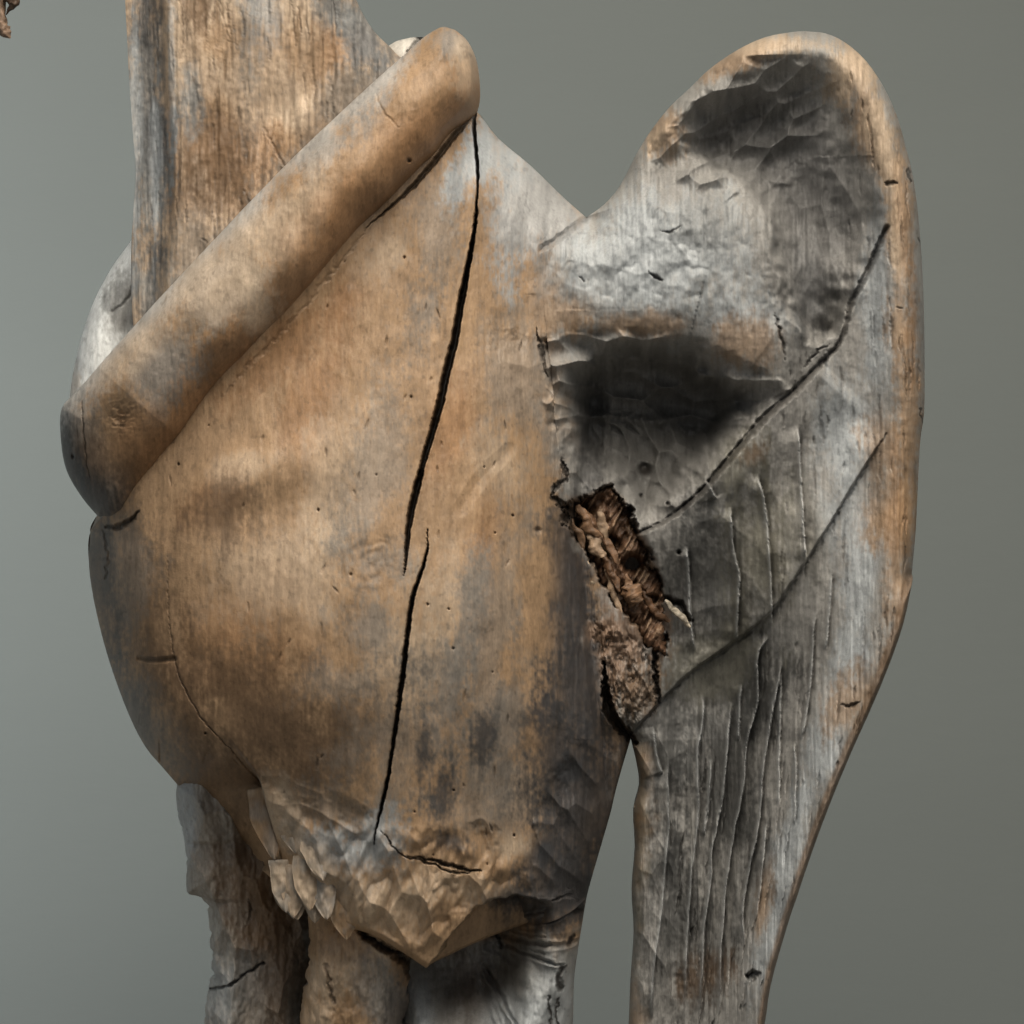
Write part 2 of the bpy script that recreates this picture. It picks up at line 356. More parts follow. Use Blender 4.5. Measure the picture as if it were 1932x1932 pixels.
def torso_relief(x, y, D0):
    px, py = proj(x, y, D0); f = Field(px, py)
    g = f.groove
    # ---- body
    g([(1020, 470), (1060, 445), (1106, 409)], 7, 7, dirt=.35, jag=3)
    f.D += 0.55 * fbm(px, py, 7, 60, 3, 11) + 5 * fbm(px, py, 130, 190, 2, 12) + 1.2 * fbm(px, py, 30, 40, 2, 14) + .5 * fbm(px, py, 9, 14, 3, 13)
    # lobe under the belly drops behind the fringe
    lobe = sstep(-4, 6, side(px, py, spline([(430, 1390), (468, 1440), (488, 1475), (500, 1520), (516, 1572), (530, 1625)], 5)))
    near = (px > 300) & (px < 560) & (py > 1370) & (py < 1640)
    f.D -= np.where(near, 95 * lobe * sstep(1420, 1500, py) + 14 * lobe * sstep(1380, 1440, py), 0)
    lip = side(px, py, spline([(796, 1836), (812, 1816), (836, 1785), (870, 1740), (908, 1708), (960, 1692), (1020, 1700), (1060, 1716)], 4)) + 4 * fbm(px, py, 18, 18, 3, 17)
    f.D -= np.where((px > 790) & (py > 1660), 125 * sstep(-3, 9, lip) * sstep(1050, 985, px), 0)
    # thigh above the fringe bulges a little
    f.D += 34 * blob(px, py, 700, 1640, 240, 170, 15, soft=.9) + 14 * blob(px, py, 470, 905, 110, 50, -25, soft=.9)
    f.D -= 10 * blob(px, py, 590, 960, 120, 60, -20, soft=.9)
    f.gouges([(520, 1500), (640, 1530), (700, 1580), (930, 1560), (940, 1640), (1010, 1640), (1000, 1700), (860, 1720), (806, 1800), (640, 1720), (570, 1690), (530, 1600)], 46, 16, 74, 2.0, jit=.8, soft=14, seed=5)
    fz = sstep(-10, 30, sdpoly(px, py, [(520, 1490), (640, 1540), (800, 1560), (940, 1600), (1010, 1660), (900, 1710), (806, 1810), (640, 1720), (560, 1690)])); f.D += fz * (16 * np.abs(fbm(px + .3 * py, py, 36, 74, 3, 15, .45)) + 1.5 * fbm(px, py, 14, 24, 2, 16) - 4)
    f.gouges([(1090, 1400), (1160, 1420), (1140, 1560), (1105, 1690), (1010, 1690), (1010, 1540)], 40, 20, 60, 2.2, soft=18, seed=8)
    f.gouges([(500, 1470), (600, 1480), (700, 1530), (690, 1580), (560, 1560)], 34, 13, 25, 2.4, soft=20, seed=18)
    f.gouges([(930, 600), (1000, 560), (1040, 620), (1040, 760), (960, 720)], 46, 5, 30, 1.2, soft=24, seed=21)
    g(CRACKA, 7.4, 90, lip=1.2, dirt=1, jag=1.1, sharp=2, seed=2)
    g(CRACKB, 7.0, 80, lip=1.2, dirt=1, jag=1.1, sharp=2, seed=3)
    g([(316, 1050, .4), (318, 1150, .6), (328, 1240, .8), (350, 1300), (385, 1360), (440, 1420), (482, 1478, 1.8)], 1.6, 6, dirt=.3, jag=2, seed=6)
    g([(893, 214, .8), (866, 246), (842, 276), (815, 310), (780, 350, .8), (735, 392, .5), (690, 430, .2)], 6, 24, dirt=.7, jag=2, seed=8)
    q_ = spline(BAND_LO_MID, 3); dl, tl = pdist(px, py, q_); sd = -side(px, py, q_); dl = np.where(sd < 0, dl, 0); f.D += 44 * np.exp(-(dl / 30) ** 1.2) * sstep(.2, .6, tl) * sstep(1, .75, tl) * sstep(90, 40, np.where(sd > 0, sd, 0))
    g([(690, 436, .5), (640, 500), (560, 598), (480, 682), (420, 750, .4)], 5, 3, dirt=.15, jag=6, seed=9)
    g([(262, 965, .5), (232, 992), (200, 994, .5)], 7, 16, dirt=.8, jag=3)
    g([(195, 1000), (204, 1050), (200, 1090)], 4, 7, dirt=.5, jag=4)
    g([(262, 1243), (290, 1246), (328, 1243)], 6, 9, dirt=.35)
    for P in ([(722, 1568), (760, 1610), (805, 1625), (860, 1645), (910, 1640)], [(1045, 1700), (1070, 1690), (1092, 1700)]):
        g([(a, b, .5 + .6 * math.sin(math.pi * (i + .5) / len(P))) for i, (a, b) in enumerate(P)], 2.2, 11, dirt=.6, jag=3, seed=int(P[0][0]))
    g([(770, 1612, .4), (850, 1630), (905, 1642, .6)], 4, 16, dirt=.8, jag=4)
    g([(905, 1560), (915, 1600), (912, 1640)], 16, 9)
    g([(870, 960), (910, 900), (960, 850)], 16, 3.5)
    for cx, cy, r, dp in ((250, 790, 26, 9), (700, 1060, 48, 3.5), (960, 640, 40, 7), (1015, 1000, 6, 10)):
        q = np.hypot(px - cx, (py - cy) * 1.2) / r; f.D -= dp * np.exp(-q * q) * (1 + 0.5 * fbm(px, py, 14, 20, 3, 3))
    q = np.hypot((px - 700) / 60, (py - 1060) / 50) + .25 * fbm(px, py, 40, 40, 2, 19); f.D += .9 * np.cos(q * 13) * np.exp(-q * q * 1.1); f.dirt = np.maximum(f.dirt, .3 * np.exp(-((q - .95) / .12) ** 2) * sstep(.1, .5, fbm(px, py, 22, 14, 2, 20)))
    r_ = np.random.default_rng(12)
    for _ in range(34):          # worm holes
        a, b = r_.uniform(260, 1010), r_.uniform(330, 1680); rr = r_.uniform(1.0, 2.4)
        I = f.near([(a, b)], 8); q = np.hypot(px[I] - a, (py[I] - b) * .8) / rr; k = np.exp(-q ** 4); f.D[I] -= 8 * k; f.dirt[I] = np.maximum(f.dirt[I], .6 * k)
    for _ in range(60):          # small tool nicks
        a, b = r_.uniform(220, 1010), r_.uniform(480, 1680); l = r_.uniform(8, 26); an = r_.normal(math.pi / 2, .3)
        g([(a, b, .3), (a + l * .5 * math.cos(an), b + l * .5 * math.sin(an)), (a + l * math.cos(an), b + l * math.sin(an), .3)], 2.4, 4, dirt=.3, sm=3)
    # groove beside the bark pocket, its black added for the gap's shade
    g([(1140, 1250, .3), (1143, 1300, .7), (1150, 1345, 1.2), (1172, 1372, 1.1), (1196, 1398, .8)], 10, 60, dirt=.9, jag=4, sharp=1.5)
    # ---- wing
    wm = sstep(1020, 1060, px)
    f.D += wm * (1.8 * fbm(px, py, 5, 70, 3, 23) + 1.4 * fbm(px, py, 16, 22, 3, 22))
    f.gouges([(1225, 290), (1300, 170), (1380, 110), (1500, 110), (1580, 170), (1500, 330), (1380, 380), (1260, 340)], 42, 34, -30, 1.9, soft=16, seed=31)
    f.gouges([(1440, 330), (1640, 300), (1660, 440), (1560, 660), (1460, 600)], 54, 20, 80, 2.2, soft=30, seed=32)
    f.gouges([(1025, 640), (1180, 622), (1330, 650), (1490, 735), (1380, 830), (1180, 790), (1040, 800)], 38, 36, 6, 2.0, soft=12, seed=33)
    f.gouges([(1050, 800), (1180, 780), (1380, 830), (1240, 985), (1150, 930), (1070, 900)], 40, 27, 60, 1.5, soft=16, seed=34)
    f.gouges([(1190, 1400), (1290, 1370), (1280, 1932), (1190, 1932)], 42, 15, 75, 2.0, soft=18, seed=35)
    f.gouges([(1240, 1000), (1480, 860), (1530, 1000), (1460, 1130), (1300, 1260), (1220, 1150)], 64, 12, 80, 1.5, soft=18, seed=36)
    f.gouges([(1040, 430), (1250, 330), (1340, 400), (1300, 560), (1060, 580)], 38, 5, 40, 1.3, jit=.8, soft=40, seed=37)
    f.D += blob(px, py, 1220, 480, 230, 130, 10, soft=.9) * (8 * np.abs(fbm(px, py, 44, 48, 3, 24, .5)) - 2)
    f.step(G1[::-1][:7], 36, 130, 4)
    g([(a, b, k) for (a, b), k in zip(G1, (.9, 1.1, .9, .8, .9, 1.1, 1.2, 1, .9, .8, .7))], 6.5, 22, dirt=.6, jag=2, seed=41)
    f.step(G2, 20, 130, 5)
    g([(a, b, k) for (a, b), k in zip(G2, (.5, .8, .8, .7, .9, 1.1, 1.1, 1, 1, 1))], 4.5, 11, dirt=.25, jag=2, seed=42)
    feathers = [([(1298, 1030), (1302, 1090), (1304, 1160), (1312, 1232)], 7), ([(1380, 955), (1384, 1020), (1396, 1090), (1392, 1160), (1390, 1212)], 9),
                ([(1428, 890), (1446, 960), (1452, 1040), (1456, 1120), (1456, 1186)], 8), ([(1506, 800), (1512, 900), (1516, 990), (1520, 1060)], 8), ([(1334, 905), (1350, 940)], 6),
                ([(1327, 1305), (1329, 1345), (1320, 1410), (1318, 1467), (1320, 1524), (1313, 1596), (1306, 1650), (1300, 1740), (1297, 1812), (1292, 1932)], 7),
                ([(1385, 1319), (1374, 1398), (1369, 1467), (1356, 1553), (1345, 1600), (1342, 1661), (1331, 1740), (1327, 1820), (1322, 1932)], 9),
                ([(1455, 1200), (1432, 1237), (1431, 1326), (1410, 1405), (1403, 1488), (1388, 1560), (1374, 1650), (1367, 1722), (1362, 1812), (1360, 1932)], 9),
                ([(1480, 1240), (1460, 1337), (1442, 1452), (1432, 1560), (1417, 1632), (1403, 1722), (1407, 1787)], 7),
                ([(1475, 1254), (1473, 1416), (1471, 1524)], 4), ([(1502, 1398), (1503, 1480), (1500, 1560)], 4), ([(1448, 1550), (1440, 1640), (1428, 1740)], 4),
                ([(1262, 1416), (1264, 1560), (1258, 1625), (1248, 1740), (1237, 1812), (1230, 1932)], 8), ([(1236, 1370), (1242, 1430), (1252, 1460)], 6),
                ([(1345, 1430), (1338, 1520), (1330, 1580)], 4), ([(1400, 1290), (1394, 1400)], 4), ([(1540, 1150), (1530, 1300), (1515, 1400)], 4), ([(1572, 1080), (1560, 1230)], 3.5)]
    for k, (P, w_) in enumerate(feathers):
        f.lap(P, w_ * 4.6, w_ * 1.8, seed=60 + k)
    for _ in range(190):         # drying checks along the grain of the blade and rim
        b = r_.uniform(120, 1930); t = r_.uniform(0, 1)
        xr = np.interp(b, A(WING_R1[1:] + WING_R2[1:])[:, 1], A(WING_R1[1:] + WING_R2[1:])[:, 0]); xl = max(1180, xr - 260)
        a = xr - 8 - (xr - xl) * t ** 1.2; l = r_.uniform(14, 90); sl = np.interp(b, [0, 900, 1300, 1932], [.10, 0, -.12, -.2])
        if b < 620 and a < 1600: continue
        g([(a, b, .2), (a + sl * l * .5 + r_.normal(0, 1.5), b + l * .5), (a + sl * l, b + l, .2)], r_.uniform(2.3, 3.6), r_.uniform(3, 7), dirt=.3, sm=3, jag=1.5)
    for P, w_ in (([(1668, 344), (1680, 346), (1692, 344)], 5), ([(1712, 318), (1718, 345)], 9), ([(1690, 580), (1704, 582)], 5), ([(1588, 1328), (1604, 1332), (1622, 1326)], 6), ([(1244, 432), (1262, 438), (1280, 428)], 3), ([(1220, 510), (1236, 522), (1250, 530)], 5), ([(1094, 520), (1100, 530)], 5), ([(1012, 620), (1022, 660), (1034, 710)], 6), ([(1408, 1842), (1420, 1840), (1434, 1838)], 13), ([(1418, 1846), (1424, 1852)], 9), ([(1520, 690), (1545, 660), (1565, 652)], 4), ([(1462, 590), (1475, 640), (1480, 680)], 4), ([(1735, 770), (1742, 800)], 8), ([(1732, 450), (1740, 462)], 7)):
        g([(a, b, .4 + .8 * (0 < i < len(P) - 1)) for i, (a, b) in enumerate(P)], w_ * .7, w_ * 1.8, dirt=.75, jag=4, sm=3, seed=int(P[0][0]))
    for a, b, l in ((1150, 800, 26), (1176, 796, 28)):
        g([(a, b, .3), (a + l * .4, b + 8), (a + l, b + 22, .3)], 6, 12, sm=3)
    for a, b, rr in ((1196, 1170, 9), (1217, 885, 12), (1232, 1055, 4), (1280, 1042, 4), (1260, 950, 4), (1210, 935, 4)):
        q = np.hypot(px - a, py - b) / rr; k = np.exp(-q ** 4); f.D -= 14 * k; f.dirt = np.maximum(f.dirt, .9 * k)
    # the pocket that holds the bark inclusion
    s = sdpoly(px + 13 * fbm(px, py, 20, 26, 4, 71, .6), py + 13 * fbm(px, py, 20, 26, 4, 72, .6), POCKET)
    f.D -= 62 * sstep(-4, 10, s); f.dirt = np.maximum(f.dirt, .85 * sstep(-5, 3, s))
    s = sdpoly(px, py, [(1100, 1160), (1180, 1190), (1240, 1240), (1240, 1310), (1190, 1380), (1140, 1330), (1130, 1240)]); rg = sstep(-10, 14, s)
    rn = np.abs(fbm(px, py, 26, 44, 4, 75, .6)); f.D += rg * (26 * rn - 12); f.dirt = np.maximum(f.dirt, .8 * rg * sstep(.12, .0, rn))
    g([(1062, 955), (1045, 930), (1070, 900), (1062, 870)], 5, 14, dirt=.9, jag=6)
    g([(1238, 1225), (1236, 1270), (1242, 1325)], 5, 22, dirt=.95, jag=4); g([(1252, 1130), (1282, 1140), (1300, 1170)], 7, 18, dirt=.95, jag=4)
    return f, px, py
POCKET = [(1058, 958), (1078, 940), (1110, 935), (1150, 915), (1178, 945), (1192, 985), (1215, 1020), (1238, 1075), (1252, 1125), (1244, 1170), (1250, 1232), (1222, 1215), (1180, 1160), (1130, 1098), (1104, 1045), (1068, 995)]

def grain(x, y, s): return fbm(x, y, 6, 70, 3, s), fbm(x, y, 60, 90, 4, s + 1), fbm(x, y, 5, 8, 3, s + 2)
def finish(col, x, y, f, g1, g3, amt=1.0):
    col = col * (1 + amt * (0.09 * g1 + 0.08 * g3 + .14 * fbm(x, y, 24, 40, 3, 99)))[..., None]
    wx = x + 26 * fbm(x, y, 170, 240, 2, 61) + 6 * fbm(x, y, 40, 90, 2, 62)
    ln = vn(wx / 5.5, y / 340, 63) * .6 + vn(wx / 2.6, y / 200, 64) * .4 + .7 * vn(wx / 17, y / 500, 65)
    col = col * (1 + amt * .12 * ln)[..., None]
    sp = sstep(.62, .9, fbm(x, y, 7, 11, 2, 77)); col = col * (1 - .2 * sp)[..., None]
    return np.clip(mixc(col, DIRT, f.dirt), .005, .9)

def body_colour(x, y, f):
    g1, g2, g3 = grain(x, y, 101); n = 1.0 * g2 + .5 * g3 + .35 * g1
    B = lambda cx, cy, rx, ry, a=0, s=.7, w_=.55: blob(x, y, cx, cy, rx, ry, a, w_, s, n=n)
    col = base(x, TAN)
    for c, k, L in (
        (ORANGE, .75, [(600, 720, 60, 160, 8), (470, 1210, 120, 130, 0), (390, 945, 70, 50, -30), (850, 830, 40, 110, 15), (560, 640, 150, 40, -42), (900, 1080, 40, 200, 12)]),
        (PALE, .6, [(540, 1080, 150, 110, 0), (760, 1260, 110, 150, 10), (640, 880, 60, 150, 12), (940, 880, 60, 70, 0), (850, 1160, 60, 140, 10), (740, 470, 70, 40, -40), (450, 885, 70, 26, -14)]),  # the last patch is a painted sheen on the bulge
        (BROWN, .8, [(470, 1350, 150, 120, 25), (420, 1490, 130, 110, 30), (640, 1370, 150, 90, 0), (560, 1420, 130, 70, 10), (280, 1130, 60, 160, -6), (430, 970, 90, 60, 10)]),  # underbelly: mostly shade painted in, over a browner tone
        ((.235, .2, .165), .65, [(700, 900, 60, 170, 10), (760, 1400, 110, 120, 0), (250, 1080, 60, 110, 0), (980, 700, 60, 150, 0), (930, 1200, 50, 260, 8), (650, 1290, 90, 40, 0), (930, 1500, 120, 100, 0), (640, 1530, 110, 40, 10), (820, 430, 60, 100, 10)]),
        (CHAR, .6, [(186, 1120, 34, 170, -6), (240, 1340, 34, 120, -24)]),  # charcoal stain on the left edge, deepened to paint its shade
        ((.185, .172, .155), .65, [(790, 600, 34, 95, 5), (700, 1058, 68, 58, 0), (270, 1380, 50, 130, -28), (880, 1180, 36, 170, 10), (690, 1180, 60, 70, 0), (840, 1320, 46, 170, 8), (960, 1350, 30, 160, 8), (700, 1610, 60, 50, 0)]),
        (LGREY, .8, [(1010, 390, 110, 150, -30), (890, 310, 36, 80, 20), (700, 1600, 80, 60, 0), (610, 1600, 60, 40, 20), (930, 300, 60, 60, 0)]),
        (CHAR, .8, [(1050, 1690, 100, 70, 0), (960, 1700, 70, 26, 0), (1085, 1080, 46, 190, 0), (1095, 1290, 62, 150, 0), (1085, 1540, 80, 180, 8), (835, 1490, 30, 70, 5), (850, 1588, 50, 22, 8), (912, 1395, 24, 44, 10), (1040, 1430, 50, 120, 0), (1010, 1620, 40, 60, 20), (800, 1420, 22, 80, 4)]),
        (PALE, .7, [(535, 1545, 34, 90, -14), (590, 1640, 50, 50, 0), (850, 1660, 90, 40, 10), (720, 1690, 100, 50, 20), (960, 1600, 60, 25, -10)])):
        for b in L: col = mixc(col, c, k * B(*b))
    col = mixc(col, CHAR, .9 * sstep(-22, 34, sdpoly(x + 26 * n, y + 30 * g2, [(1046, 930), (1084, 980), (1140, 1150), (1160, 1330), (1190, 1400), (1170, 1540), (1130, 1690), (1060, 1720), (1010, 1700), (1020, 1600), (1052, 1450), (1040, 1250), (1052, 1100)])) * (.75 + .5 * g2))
    return finish(col, x, y, f, g1, g3)
def wing_colour(x, y, f):
    g1, g2, g3 = grain(x, y, 151); n = 1.0 * g2 + .5 * g3 + .45 * g1
    B = lambda cx, cy, rx, ry, a=0, s=.7, w_=.55: blob(x, y, cx, cy, rx, ry, a, w_, s, n=n)
    col = base(x, GREY)
    for c, k, L in (
        (LGREY, .9, [(1150, 520, 150, 100, -5), (1280, 480, 130, 110, 20), (1380, 600, 120, 60, 10), (1620, 1150, 36, 260, 12), (1560, 1400, 36, 200, 18), (1480, 1640, 30, 200, 14), (1660, 560, 40, 220, 0), (1590, 850, 60, 160, 0)]),  # the long lower right patches also paint the light on the flank
        (TAN, .72, [(1070, 590, 70, 40, 0), (1200, 612, 120, 24, 0), (1400, 640, 70, 50, 10), (1640, 220, 34, 150, -18), (1700, 460, 30, 240, 0), (1715, 800, 26, 240, 0), (1680, 900, 50, 130, 0), (1690, 1060, 32, 160, 4), (1610, 1330, 50, 60, 20), (1440, 1700, 16, 60, 10), (1250, 260, 40, 50, -50), (1400, 110, 90, 26, -20)]),
        (PALE, .8, [(1600, 130, 60, 50, 30), (1665, 260, 26, 110, -12), (1480, 85, 110, 22, 0), (1690, 430, 14, 130, 0), (1240, 270, 30, 20, -50)]),
        (ORANGE, .35, [(1700, 400, 14, 110, -4), (1722, 600, 12, 160, 0), (1690, 960, 16, 120, 0)]),
        (CHAR, .6, [(1112, 815, 34, 90, 0), (1100, 900, 40, 60, 0)]),
        ((.07, .07, .068), .85, [(1380, 930, 80, 60, -40), (1540, 560, 60, 110, 0), (1330, 1090, 100, 130, 0), (1260, 1420, 80, 170, 0), (1360, 1480, 100, 220, 8), (1270, 1750, 90, 220, 0), (1440, 1000, 60, 150, 0), (1400, 1260, 80, 90, -30)]), (BLUE, .6, [(1330, 420, 60, 60, 0)]),  # left of the lower blade darkened in the colour to carry its shade
        ((0.20, 0.19, 0.155), .6, [(1430, 1040, 60, 160, 0), (1480, 1000, 60, 120, 0), (1350, 1250, 90, 60, -30), (1200, 1640, 20, 220, 0), (1400, 880, 70, 60, -40)]),
        ((.21, .135, .09), .85, [(1170, 1230, 60, 80, 20), (1130, 1190, 34, 70, 0)]), (BROWN, .7, [(1200, 1300, 40, 50, 0), (1310, 1850, 60, 60, 0), (1420, 860, 30, 20, -45)])):
        for b in L: col = mixc(col, c, k * B(*b))
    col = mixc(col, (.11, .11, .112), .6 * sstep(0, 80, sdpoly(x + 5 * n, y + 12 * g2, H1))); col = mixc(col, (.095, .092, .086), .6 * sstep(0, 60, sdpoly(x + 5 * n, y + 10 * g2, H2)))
    s = sstep(-8, 6, sdpoly(x, y, POCKET)); col = mixc(col, BROWN, .8 * s)
    col = mixc(col, (.40, .41, .41), .6 * f.wear)
    # the cut right edge is darker brown
    d, _ = pdist(x, y, WING_R2); col = mixc(col, BROWN, .75 * (1 - sstep(6, 14, d)))
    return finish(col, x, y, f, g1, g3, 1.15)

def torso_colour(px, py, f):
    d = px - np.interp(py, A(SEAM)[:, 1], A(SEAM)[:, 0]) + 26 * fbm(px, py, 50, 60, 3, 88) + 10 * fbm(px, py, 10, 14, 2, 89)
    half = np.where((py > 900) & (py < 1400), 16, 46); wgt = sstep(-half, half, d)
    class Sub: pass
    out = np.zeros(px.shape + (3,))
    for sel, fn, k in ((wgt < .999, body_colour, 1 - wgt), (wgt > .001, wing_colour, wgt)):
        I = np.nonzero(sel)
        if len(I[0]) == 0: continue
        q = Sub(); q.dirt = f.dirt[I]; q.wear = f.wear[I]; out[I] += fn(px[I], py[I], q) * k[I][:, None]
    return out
def torso_front(colour):
    def fr(x, y):
        e = torso_edge(x, y); D0 = torso_base(x, y)
        f, px, py = torso_relief(x, y, D0 * e)
        D = (D0 + f.D * sstep(0, .5, e)) * e
        return D, colour(px, py, f)
    return fr
def torso_back(x, y):
    e = torso_edge(x, y); return -240 * e

ROWS = rowsp(61, 1960, 1.85, FLOORY, 24)
def band_rows(a, b):
    r = ROWS[(ROWS > a + .3) & (ROWS < b - .3)]; return np.concatenate([[a], r, [b]])
seam_x = edge(SEAM); sh_x = edge(SHOULDER); bl_x = edge(BODY_L); brb = edge(BODY_RB); bb = edge(BODY_B)
wtl = edge(WING_TL); _wr = edge(WING_R1[:-1] + WING_R2); wr = lambda y: _wr(y) - np.abs(2.6 * fbm(y, y * 0, 16, 9, 3, 66)) * sstep(90, 160, y); wlb = edge(WING_LB)
bodyR = lambda y: np.where(y < 411, sh_x(y), np.where(y < 1394, seam_x(y), np.where(y < 1690, brb(y), bb(y))))
wingL = lambda y: np.where(y < 411, wtl(y), np.where(y < 1394, seam_x(y), wlb(y)))
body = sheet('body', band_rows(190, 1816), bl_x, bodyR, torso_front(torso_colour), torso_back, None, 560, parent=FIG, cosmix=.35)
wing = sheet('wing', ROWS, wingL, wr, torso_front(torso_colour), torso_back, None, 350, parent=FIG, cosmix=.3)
body['label'] = 'round tan belly split by two long black cracks'
wing['label'] = 'grey upright wing with two gouged hollows and feather grooves'

# ------------------------------------------------------------------ bark left in the pocket of the wing
def rough_piece(name, poly, Dc, amp, col, parent, seed, n=70, thick=30, rot=None):
    P = A(poly); lo, hi = P.min(0), P.max(0)
    gx, gy = np.meshgrid(np.linspace(lo[0] - 2, hi[0] + 2, n), np.linspace(lo[1] - 2, hi[1] + 2, int(n * (hi[1] - lo[1]) / (hi[0] - lo[0]))))
    s = sdpoly(gx + 4 * fbm(gx, gy, 12, 12, 2, seed), gy + 4 * fbm(gx, gy, 12, 12, 2, seed + 4), P)
    rx = gx * .87 + gy * .5; ry = -gx * .5 + gy * .87
    fi = fbm(rx, ry, 5, 34, 4, seed + 1, .6); la = fbm(gx, gy, 24, 40, 3, seed + 2)
    e = E(np.clip(s, 0, 99), 14)
    D = Dc - thick + thick * e + amp * (fi * .6 + la) * e
    for (hx, hy, hr) in ((1141, 1020, 17), (1190, 1062, 20), (1230, 1130, 11)):
        D = D - 46 * np.exp(-(np.hypot((gx - hx), (gy - hy) * 1.2) / hr) ** 3)
    k = 1 + .45 * fi + .3 * la
    c = base(gx, col) * np.clip(k, .3, 1.8)[..., None]; c = mixc(c, (.05, .025, .012), sstep(.1, .7, -la)); c = mixc(c, (.42, .30, .20), .6 * sstep(.45, .9, fi))
    V = world(gx, gy, D); n0, m0 = gx.shape; idx = np.arange(n0 * m0).reshape(n0, m0)
    F = np.stack([idx[:-1, :-1], idx[1:, :-1], idx[1:, 1:], idx[:-1, 1:]], -1).reshape(-1, 4)
    ok = (s > -1).ravel()[F].all(1); F = F[ok]
    us = np.unique(F); mp_ = np.zeros(n0 * m0, int); mp_[us] = np.arange(len(us))
    return add_mesh(name, V.reshape(-1, 3)[us], mp_[F], c.reshape(-1, 3)[us], parent, BARK)
BARK = wood_material('reddish_bark', .45, .6)
def at_pocket(cx, cy):
    x = A([[cx]]); y = A([[cy]]); return float(torso_base(x, y)[0, 0])
b0 = at_pocket(1150, 1050)
def shrink(P, k): P = A(P); c = P.mean(0); return c + (P - c) * k
b = rough_piece('bark_inclusion', shrink([(1062, 960), (1085, 942), (1150, 916), (1180, 948), (1196, 990), (1222, 1035), (1244, 1090), (1256, 1130), (1248, 1175), (1254, 1236), (1220, 1215), (1178, 1160), (1128, 1098), (1100, 1045), (1070, 995)], 1.04), b0 - 34, 17, (.105, .058, .034), wing, 5, n=110)
b['label'] = 'dark reddish bark grown into the wing'
def splinter(P0, P1, wd, D0, D1, seed, col):
    """a torn sliver of bark lying along its length"""
    P0, P1 = A(P0), A(P1); ax = P1 - P0; L = np.linalg.norm(ax); ax /= L; no = A((-ax[1], ax[0])); n, m = 26, 10
    T, G = np.meshgrid(np.linspace(0, 1, n), np.linspace(0, 2 * np.pi, m, endpoint=False), indexing='ij')
    r = wd * (np.sin(np.pi * (.06 + .88 * T)) ** .6) * (1 + .5 * fbm(T * 40 + seed, G * 6, 9, 5, 3, seed))
    off = wd * .7 * fbm(T * 30, T * 0 + seed, 10, 10, 2, seed + 2)
    x = P0[0] + ax[0] * L * T + no[0] * (r * np.cos(G) + off); y = P0[1] + ax[1] * L * T + no[1] * (r * np.cos(G) + off)
    D = D0 + (D1 - D0) * T + .45 * r * np.sin(G) + 3 * fbm(x, y, 6, 6, 2, seed)
    idx = np.arange(n * m).reshape(n, m); J = np.hstack([idx, idx[:, :1]])
    F = np.stack([J[:-1, :-1], J[:-1, 1:], J[1:, 1:], J[1:, :-1]], -1).reshape(-1, 4)
    c = base(x, col) * np.clip(1 + .55 * fbm(x, y, 4, 12, 3, seed + 5), .3, 1.9)[..., None]
    return add_mesh('bark_splinter', world(x, y, D).reshape(-1, 3), F, c.reshape(-1, 3), wing, BARK)
rs = np.random.default_rng(21)
for i in range(11):
    t = rs.uniform(0, .8); cx = 1098 + 128 * t + rs.uniform(-20, 26); cy = 950 + 235 * t + rs.uniform(-18, 10); l = rs.uniform(36, 95); an = math.radians(rs.normal(62, 9))
    splinter((cx, cy), (cx + l * math.cos(an), cy + l * math.sin(an)), rs.uniform(6, 15), b0 - rs.uniform(8, 34), b0 - rs.uniform(8, 34), 40 + i, [(.22, .13, .075), (.12, .065, .035), (.30, .21, .14), (.16, .09, .05)][i % 4])
splinter((1092, 1040), (1138, 1138), 6, b0 - 2, b0 - 12, 77, (.36, .28, .2)); splinter((1066, 962), (1100, 1036), 8, b0 - 6, b0 - 8, 78, (.14, .085, .05)); splinter((1250, 1132), (1302, 1178), 6, b0 - 10, b0 - 14, 79, (.38, .33, .26))

# ------------------------------------------------------------------ rolled collar over the shoulder
AX0, AX1 = A((190, 885)), A((850, 120)); ad = (AX1 - AX0) / np.linalg.norm(AX1 - AX0); ang = math.atan2(ad[1], ad[0])
def to_local(P): P = A(P) - AX0; return np.stack([P @ A((-ad[1], ad[0])), P @ ad], 1)     # (across, along)
BAND_UP = [(183, 986), (146, 942), (117, 890), (108, 830), (113, 768), (150, 730), (195, 682), (250, 622), (325, 542), (400, 462), (480, 378), (551, 304), (640, 215), (700, 158), (750, 112), (795, 68), (832, 45), (862, 50)]
BAND_LO = [(183, 983), (215, 992), (250, 978), (268, 952), (312, 892), (362, 826), (420, 745), (482, 682), (560, 602), (640, 505), (690, 440), (745, 385), (792, 333), (828, 298), (850, 262), (878, 232), (897, 206), (905, 170), (900, 110), (884, 72), (862, 50)]
BKS = .982       # real size of the roll at its distance
def smooth_edge(P):
    Q = spline(P, 8); Lc = to_local(Q); o = np.argsort(Lc[:, 1], kind='stable'); Lc = Lc[o]; return lambda v: np.interp(v, Lc[:, 1], Lc[:, 0])
bu, bl = smooth_edge(BAND_UP), smooth_edge(BAND_LO)
v0 = to_local(spline(BAND_UP, 8))[:, 1].min(); v1 = to_local([BAND_UP[-1]])[0, 1]
v0 = max(v0, to_local(spline(BAND_LO, 8))[:, 1].min())
BU, BL = spline(BAND_UP, 4), spline(BAND_LO, 4)
